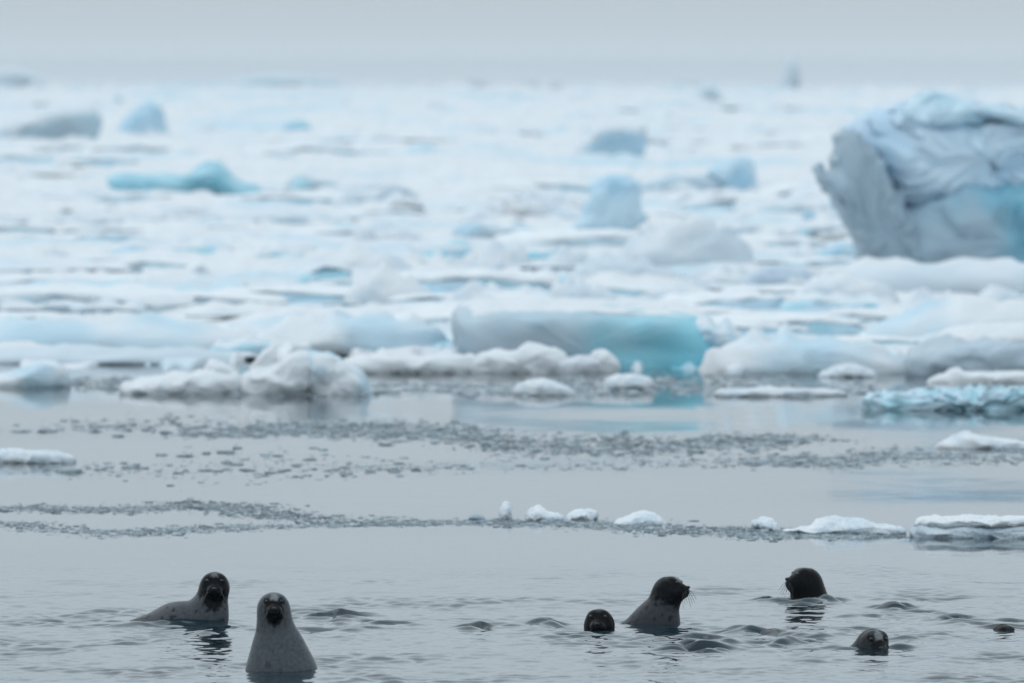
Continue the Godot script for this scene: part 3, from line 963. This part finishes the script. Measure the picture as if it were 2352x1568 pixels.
	block("small dark grey stone like chunk on snow at left", [294, 622, 298, 608, 312, 604, 326, 614, 326, 626, 300, 628], 625, GREY_D, GREY, 81, {"D": 0.7, "n": 2.5})
	block("blue grey lump at the foot of the iceberg prow", [1880, 590, 1895, 568, 1935, 556, 1975, 562, 1990, 590, 1960, 600, 1890, 600], 596, BLUE, [0.5, 0.64, 0.72], 82, {"D": 1.6, "n": 2.6})
	block("dark hollow grey slab showing right of the turquoise slab", [1768, 742, 1800, 728, 1850, 724, 1895, 728, 1880, 742, 1830, 756, 1780, 758], 752, GREY_D, GREY, 83, {"D": 1.2, "n": 3.0})  # a cavity in shade, built as a dark coloured block
	block("blue ice ledge between turquoise slab and snowy left bank", [955, 800, 990, 788, 1040, 782, 1060, 790, 1060, 806, 960, 808], 804, TEAL, TEAL_P, 84, {"D": 1.0, "n": 3.0})
	# white hummocks
	hummock("big white mound like a tent left of the iceberg", 1405, 1745, 455, 612, 91, SNOW, SNOW_B, 0.75, 0.56)
	hummock("broad snow bank lying before the foot of the iceberg", 1860, 2560, 574, 672, 92, SNOW, SNOW_B, 0.35, 0.4)
	hummock("smooth white mound in front of the iceberg snow bank", 1820, 2080, 622, 698, 93, SNOW, SNOW_B, 0.6, 0.45, 0.1, 0.2)
	hummock("wide white mound at the right edge behind the grey floe", 1960, 2540, 664, 790, 94, SNOW, PALE, 0.6, 0.55, 0.1, 0.25)
	hummock("snow mound right of the turquoise slab end", 1600, 2110, 735, 852, 95, SNOW, PALE, 0.5, 0.35, 0.05, 0.5)
	hummock("white peak between pale arched block and half buried wedge", 780, 1010, 592, 700, 96, SNOW, SNOW_B, 0.8, 0.5)
	hummock("puffy snow heap behind the left end of turquoise slab", 1255, 1430, 628, 700, 97, SNOW, SNOW_B, 0.6, 0.35)
	hummock("snowy bank at the left edge of the pack over the water", -120, 620, 712, 800, 98, SNOW, PALE, 0.3, 0.35, 0.1, 0.4)
	hummock("long snow bank along the water left of the white heap", -120, 560, 790, 838, 99, SNOW_B, [0.62, 0.7, 0.76], 0.25, 0.45, 0.0, 0.4)
	hummock("white slope behind the white heap of humps", 560, 1050, 700, 812, 100, SNOW, PALE, 0.45, 0.5, 0.05, 0.3)
	hummock("snow ridge over the blue wall floes in the centre", 620, 960, 560, 640, 101, SNOW, SNOW_B, 0.5, 0.6)
	hummock("low snow ridge with grey hollow below the blue pillar", 1310, 1560, 575, 640, 102, SNOW, SNOW_B, 0.5, 0.4)
	# long floes whose walls show as streaks
	floe("grey walled floe at left edge above the snowy bank", -80, 335, 690, 728, GREY_D, GREY, 111, 6.0, 0.0, 5.0, 6.0)
	floe("long floe with pale turquoise wall at left edge", -80, 570, 654, 690, TEAL_P, PALE, 112, 8.0, 0.3, 5.0, 6.0)
	floe("floe with thin bright blue wall in the left pack", 230, 545, 556, 588, BLUE, TEAL_P, 113, 8.0, 0.6, 6.0, 6.0)
	floe("floe with thin dark grey wall in the upper left pack", 40, 370, 492, 522, GREY, [0.48, 0.58, 0.64], 114, 10.0, 0.0, 5.0, 5.0)
	floe("wide floe with faint grey wall left of centre", 420, 800, 490, 522, [0.48, 0.58, 0.66], PALE, 115, 10.0, 0.0, 5.0, 8.0)
	floe("floe with blue wall in the centre of the pack", 920, 1300, 562, 590, TEAL, BLUE, 116, 8.0, 0.2, 5.0, 5.0)
	floe("floe with teal wall left of the central snow ridge", 560, 700, 568, 594, TEAL_P, GREY, 117, 6.0, 0.0, 5.0, 6.0)
	floe("floe with grey wall above the pair of grey blue rubble blocks", 1060, 1340, 446, 474, GREY, [0.5, 0.58, 0.64], 118, 12.0, 0.0, 5.0, 4.0)
	floe("floe with pale blue wall between white mound and iceberg", 1690, 1920, 454, 496, PALE, GREY, 119, 10.0, 0.0, 6.0, 10.0)
	floe("floe with grey hollow wall beside the iceberg prow", 1836, 1945, 512, 542, GREY, TEAL_P, 120, 5.0, 0.0, 5.0, 6.0)
	floe("floe with teal slit of wall behind the white heap", 470, 720, 784, 812, TEAL_P, GREY, 121, 4.0, 0.4, 5.0, 6.0)
	floe("floe with pale turquoise wall below the smooth white mound", 1790, 2080, 680, 712, TEAL_P, PALE, 122, 5.0, 0.0, 5.0, 8.0)
	floe("floe with grey blue wall behind the puffy snow heap", 1110, 1330, 622, 668, PALE, TEAL_P, 123, 6.0, 0.5, 6.0, 10.0)
	floe("low turquoise footed floe right of the turquoise slab", 1680, 2100, 790, 848, PALE, TEAL_P, 124, 4.0, 0.0, 6.0, 18.0, 0.0)
	# many more pieces of the pack, too alike to tell apart
	rng.seed = 77
	var kinds := [
		["ice_hummock", "ice hummock", "small white snow hummock", "small white hummocks of the pack"],
		["ice_block", "ice block", "small grey ice block", "small grey blocks of the pack"],
		["ice_block", "ice block", "small pale blue ice block", "small pale blue blocks of the pack"],
		["ice_floe", "ice floe", "thin snow topped floe", "thin floes of the pack"]]
	var protos := [[], [], [], []]
	for k in 4:
		for j in 5:
			var sd := 200.0 + k * 10 + j
			var set := []
			if k == 0:
				set.append([("snow_mass"), pillow(_m(mound(-0.5, 0.5, -0.42, 0.0, sd, 0.6, 0.5, rng.randf_range(0.3, 0.7)), sd, 0.6), {"D": 0.8, "n": 2.2, "amp": 0.05, "freq": 3.0, "seed": sd, "count": 36, "ca": SNOW if j % 2 else [0.64, 0.71, 0.77], "cb": SNOW_B if j % 2 else SNOW}), M.snow])
			elif k == 3:
				var p := mound(-100.0, 100.0, -16.0, 0.0, sd, 0.15, 0.3)
				var q := cap_outline(p, 3.0, 4.0, sd)
				set.append(["ice_body", pillow(_s(p, 0.005), {"D": 0.9, "n": 6.0, "amp": 0.012, "freq": 4.0, "seed": sd, "count": 44, "ca": [0.46, 0.56, 0.62] if j % 2 else PALE, "cb": PALE if j % 2 else TEAL_P}), M.ice])
				set.append(["snow_cap", pillow(_s(q, 0.005), {"D": 0.92, "n": 6.0, "amp": 0.012, "freq": 4.0, "seed": sd + 1, "count": 44}), M.snow])
			else:
				var ang := PackedVector2Array()
				var cnt := rng.randi_range(5, 7)
				for i in cnt:
					var a := TAU * (i + rng.randf_range(-0.3, 0.3)) / cnt
					ang.append(Vector2(cos(a) * 0.5, sin(a) * 0.36 * rng.randf_range(0.7, 1.2) + 0.16))
				set.append(["ice_body", pillow(ang, {"D": 0.7, "n": 3.0, "amp": 0.05, "freq": 3.0, "seed": sd, "count": 32, "round": 1, "ca": GREY if k == 1 else PALE, "cb": [0.5, 0.6, 0.67] if k == 1 else BLUE}), M.ice])
			protos[k].append(set)
	for i in 110:
		var v := lerpf(212.0, 790.0, pow((i + rng.randf()) / 110.0, 1.1))
		var u := rng.randf_range(-100.0, 2450.0)
		var at := gp(u, v, 0.1)
		var m := -at.z / F
		var o := thing("ice_ridge", beside("long low snow ridge", u, v), "ice ridge", at, "long low snow ridges of the pack")
		var b := part("snow_mass", protos[0][rng.randi() % 5][0][1], M.snow, o)
		var wd := rng.randf_range(180.0, 640.0)
		b.scale = Vector3(wd * m, rng.randf_range(30.0, 62.0) * m, wd * m * 0.5)
		b.rotation.y = rng.randf_range(-0.2, 0.2)
	for i in 46:
		var v := rng.randf_range(470.0, 770.0)
		var u := rng.randf_range(850.0, 2380.0)
		var at := gp(u, v, 0.05)
		var m := -at.z / F
		var o := thing("ice_hummock", beside("lumpy snow hummock", u, v), "ice hummock", at, "lumpy hummocks behind the slab")
		var wd := rng.randf_range(70.0, 190.0)
		var b := part("snow_mass", protos[0][rng.randi() % 5][0][1], M.snow, o)
		b.scale = Vector3(wd * m, wd * m * rng.randf_range(0.9, 1.5), wd * m)
		b.rotation.y = rng.randf_range(-0.6, 0.6)
	for i in 375:
		var k: int = [0, 3, 0, 3, 0, 2, 0, 3, 1, 3, 0, 3][i % 12]
		var v := lerpf(206.0, 800.0, pow(rng.randf(), 1.35))
		if k == 3 and v < 330.0: k = 0
		var low := 1.0
		if i >= 330:
			k = 0
			v = rng.randf_range(203.0, 216.0)
			low = 1.1
		var u := rng.randf_range(-60.0, 2412.0)
		var near := (v - 206.0) / 600.0
		var wpx := rng.randf_range(28.0, 90.0) * (0.8 + 0.7 * near)
		if k == 1 or k == 2: wpx *= 0.5
		if k == 3: wpx *= rng.randf_range(2.2, 4.5)
		var y0 := 0.1
		var at := gp(u, v, y0)
		var size := wpx * -at.z / F
		var q: Array = kinds[k]
		var o := thing(q[0], beside(q[2], u, v), q[1], at, q[3])
		o.rotation.y = rng.randf_range(-0.5, 0.5)
		if low < 1.0: size *= 1.7
		var sy := low * rng.randf_range(0.75, 1.5) * (1.0 if k == 3 else 0.8)
		for w in protos[k][rng.randi() % 5]:
			var b := part(w[0], w[1], w[2], o)
			b.scale = Vector3(size, size * sy, size)

func _s(p: PackedVector2Array, k: float) -> PackedVector2Array:
	var q := PackedVector2Array()
	for w in p: q.append(Vector2(w.x * k, -w.y * k))
	return q

func _m(_p: PackedVector2Array, sd: float, box: float) -> PackedVector2Array:
	var p := mound(-80.0, 80.0, -60.0, 0.0, sd, box, 0.55, 0.4 + 0.2 * fmod(sd, 2.0))
	return _s(p, 0.00625)

func build_brash() -> void:
	brash("grey band of brash ice curving across the left of the water", [0, 1172, 16, 200, 1172, 16, 450, 1160, 22, 560, 1168, 26, 700, 1186, 22, 1000, 1198, 14], 2600, 301)
	brash("lower strand of grey brash joining the left band", [0, 1204, 8, 150, 1218, 14, 300, 1222, 18, 420, 1216, 14, 620, 1205, 10, 1000, 1199, 8], 1700, 302)
	brash("grey band of brash ice under the white pieces at right", [980, 1198, 10, 1250, 1200, 18, 1450, 1214, 26, 1700, 1226, 28, 1850, 1232, 24, 2020, 1232, 8], 3000, 303)
	brash("broad grey band of brash ice across the middle of the water", [470, 1000, 22, 650, 985, 22, 830, 986, 44, 1000, 992, 44, 1200, 1018, 50, 1450, 1026, 46, 1700, 1018, 34, 1860, 1012, 10], 4600, 304, 1.15)
	brash("speckled brash ice patch at the right of the water", [1700, 1062, 14, 1830, 1052, 30, 1980, 1050, 40, 2120, 1046, 34, 2400, 1052, 34], 1300, 305, 1.1)
	brash("grey brash ice along the foot of the pack", [850, 892, 16, 1050, 890, 26, 1250, 888, 34, 1500, 888, 40, 1750, 890, 36, 2000, 900, 26], 3600, 306, 1.2, 0.25)
	brash("brash ice between the lump and the heap at left", [150, 880, 26, 280, 880, 26, 420, 902, 8, 860, 904, 10], 900, 307, 1.2, 0.2)
	brash("loose scattered brash ice bits on the left of the water", [20, 1078, 30, 250, 1075, 40, 480, 1060, 80, 700, 1065, 70, 900, 1075, 40, 1050, 1070, 30], 420, 308, 1.3)
	brash("thin scattered brash ice left of the broad band", [100, 985, 30, 300, 970, 36, 500, 975, 40, 760, 975, 30], 330, 309, 1.3)
	brash("sparse brash ice bits below the broad band", [1050, 1075, 30, 1350, 1075, 26, 1550, 1066, 20, 1800, 1060, 20], 150, 310, 1.2)
	# single dark chunks that show one by one
	rng.seed = 41
	var meshes := []
	for k in 4:
		var st := chunk_mesh(500 + k, 0.4)
		meshes.append(st)
	var spots := [[370, 1045, 34], [425, 1047, 60], [520, 1040, 60], [545, 1032, 40], [300, 1070, 60], [330, 1072, 40], [500, 1080, 46], [560, 1078, 36], [655, 1080, 40], [680, 1068, 46], [720, 1078, 40], [795, 1090, 44], [850, 1088, 36], [640, 1048, 30], [745, 1045, 30], [410, 1084, 36], [250, 1070, 36], [160, 1080, 80], [45, 992, 60], [110, 992, 60], [215, 993, 40], [270, 1005, 44], [380, 995, 50], [440, 1000, 40], [620, 1086, 40], [470, 1078, 50], [905, 1086, 36], [1350, 1078, 16], [1495, 1060, 20], [1850, 1068, 40], [1990, 1040, 40], [1620, 1074, 14], [880, 980, 90], [1000, 990, 80], [1320, 1025, 60], [1600, 1035, 60]]
	for q in spots:
		var at := gp(q[0], q[1])
		at.y = nz2.get_noise_2d(at.x * 0.16, at.z * 0.1) * 0.025
		var m := -at.z / F
		var o := part(numbered("ice_chunk"), meshes[rng.randi() % 4], M.chunk, self, at)
		var s: float = q[2] * 0.5 * m
		o.scale = Vector3(s, s * rng.randf_range(0.3, 0.6), s * rng.randf_range(0.7, 1.2))
		o.rotation.y = rng.randf() * TAU
		tag(o, beside("dark wet ice chunk", q[0], q[1], " afloat among the brash"), "ice chunk", "dark wet chunks of ice on the water")

func build_seals() -> void:
	var V := func(x: float, y: float, z: float) -> Vector3: return Vector3(x, y, z)
	var grey := [0.15, 0.16, 0.17]
	var dk := [0.006, 0.0065, 0.0075]
	seal("pale grey seal rising high out of the water, facing the viewer", 640, 1545, [
		[V.call(0.02, -0.4, -0.06), 0.32, V.call(0.012, 0.0, -0.03), 0.262, 0.1],
		[V.call(0.012, 0.0, -0.03), 0.262, V.call(-0.01, 0.2, -0.02), 0.175, 0.1],
		[V.call(-0.01, 0.2, -0.02), 0.175, V.call(-0.035, 0.38, 0.0), 0.125, 0.1],
		[V.call(-0.035, 0.38, 0.0), 0.125, V.call(-0.045, 0.49, 0.0), 0.11, 0.06]],
		V.call(-0.043, 0.502, 0.01), 0.108, V.call(0.06, 0.1, 1.0), 0.17, {"coat": [0.085, 0.094, 0.105], "face": [0.07, 0.075, 0.082], "dark": dk, "bridge": [0.36, 0.37, 0.38], "mask": 0.4, "spots": 0.35})
	seal("dark faced seal leaning up behind the pale seal, looking back", 470, 1425, [
		[V.call(-0.62, -0.2, -0.12), 0.19, V.call(-0.24, -0.07, -0.06), 0.205, 0.1],
		[V.call(-0.24, -0.07, -0.06), 0.2, V.call(0.02, 0.04, -0.02), 0.145, 0.1],
		[V.call(0.02, -0.2, 0.0), 0.17, V.call(0.035, 0.1, 0.0), 0.13, 0.1],
		[V.call(0.02, 0.04, -0.02), 0.145, V.call(0.075, 0.25, 0.0), 0.112, 0.08]],
		V.call(0.08, 0.295, 0.0), 0.115, V.call(0.02, -0.02, 1.0), 0.18, {"coat": [0.078, 0.084, 0.092], "face": [0.006, 0.0066, 0.0075], "dark": dk, "bridge": [0.3, 0.31, 0.32], "mask": 0.9, "muzzle": 1.9, "pale": 0.7})
	seal("small dark seal head half sunk left of the whiskered seal", 1377, 1442, [
		[V.call(0.0, -0.3, -0.15), 0.16, V.call(0.0, -0.02, -0.03), 0.12, 0.1]],
		V.call(0.0, 0.045, 0.0), 0.112, V.call(-0.12, 0.05, 1.0), 0.17, {"coat": [0.011, 0.012, 0.014], "face": [0.005, 0.0056, 0.0065], "dark": dk, "bridge": [0.1, 0.105, 0.11], "mask": 0.9, "muzzle": 2.1, "pale": 0.6, "whiskers": false})
	seal("dark headed seal with drooping whiskers, facing right", 1515, 1430, [
		[V.call(-0.1, -0.4, -0.05), 0.24, V.call(-0.03, -0.03, -0.02), 0.19, 0.1],
		[V.call(-0.3, -0.16, -0.06), 0.14, V.call(-0.05, 0.0, -0.02), 0.14, 0.1],
		[V.call(-0.02, -0.03, -0.02), 0.17, V.call(0.055, 0.2, 0.0), 0.114, 0.1],
		[V.call(0.055, 0.2, 0.0), 0.114, V.call(0.075, 0.26, 0.0), 0.108, 0.06]],
		V.call(0.078, 0.268, 0.0), 0.11, V.call(1.0, 0.28, 0.35), 0.165, {"coat": [0.045, 0.049, 0.055], "face": [0.005, 0.0056, 0.0065], "dark": dk, "bridge": [0.26, 0.27, 0.28], "mask": 0.95, "muzzle": 1.4, "pale": 0.8})
	seal("black glossy seal head facing left with froth before it", 1853, 1372, [
		[V.call(0.06, -0.4, -0.08), 0.22, V.call(0.03, -0.02, -0.02), 0.15, 0.1],
		[V.call(0.03, -0.02, -0.02), 0.15, V.call(0.005, 0.11, 0.0), 0.13, 0.08]],
		V.call(0.0, 0.125, 0.0), 0.125, V.call(-1.0, 0.32, 0.3), 0.165, {"coat": [0.005, 0.0056, 0.0065], "face": [0.005, 0.0056, 0.0065], "dark": dk, "bridge": [0.12, 0.125, 0.13], "mask": 0.9, "muzzle": 1.5, "pale": 0.5})
	seal("grey seal head with dark eyes and muzzle low at right", 2005, 1490, [
		[V.call(-0.3, -0.3, -0.2), 0.18, V.call(-0.02, -0.03, -0.02), 0.13, 0.1]],
		V.call(0.01, 0.045, 0.0), 0.118, V.call(0.34, -0.12, 1.0), 0.17, {"coat": [0.042, 0.044, 0.048], "face": [0.042, 0.044, 0.048], "dark": dk, "bridge": [0.34, 0.35, 0.36], "mask": 0.5, "muzzle": 1.25, "pale": 0.85, "whiskers": false})
	seal("dark crown of a seal barely breaking the surface at right edge", 2306, 1445, [
		[V.call(-0.05, -0.3, -0.2), 0.14, V.call(0.0, -0.06, -0.04), 0.08, 0.08]],
		V.call(0.0, -0.07, 0.0), 0.1, V.call(0.6, -0.1, 1.0), 0.16, {"coat": [0.005, 0.0056, 0.0065], "face": [0.005, 0.0056, 0.0065], "dark": dk, "bridge": [0.03, 0.03, 0.03], "mask": 0.9, "whiskers": false})
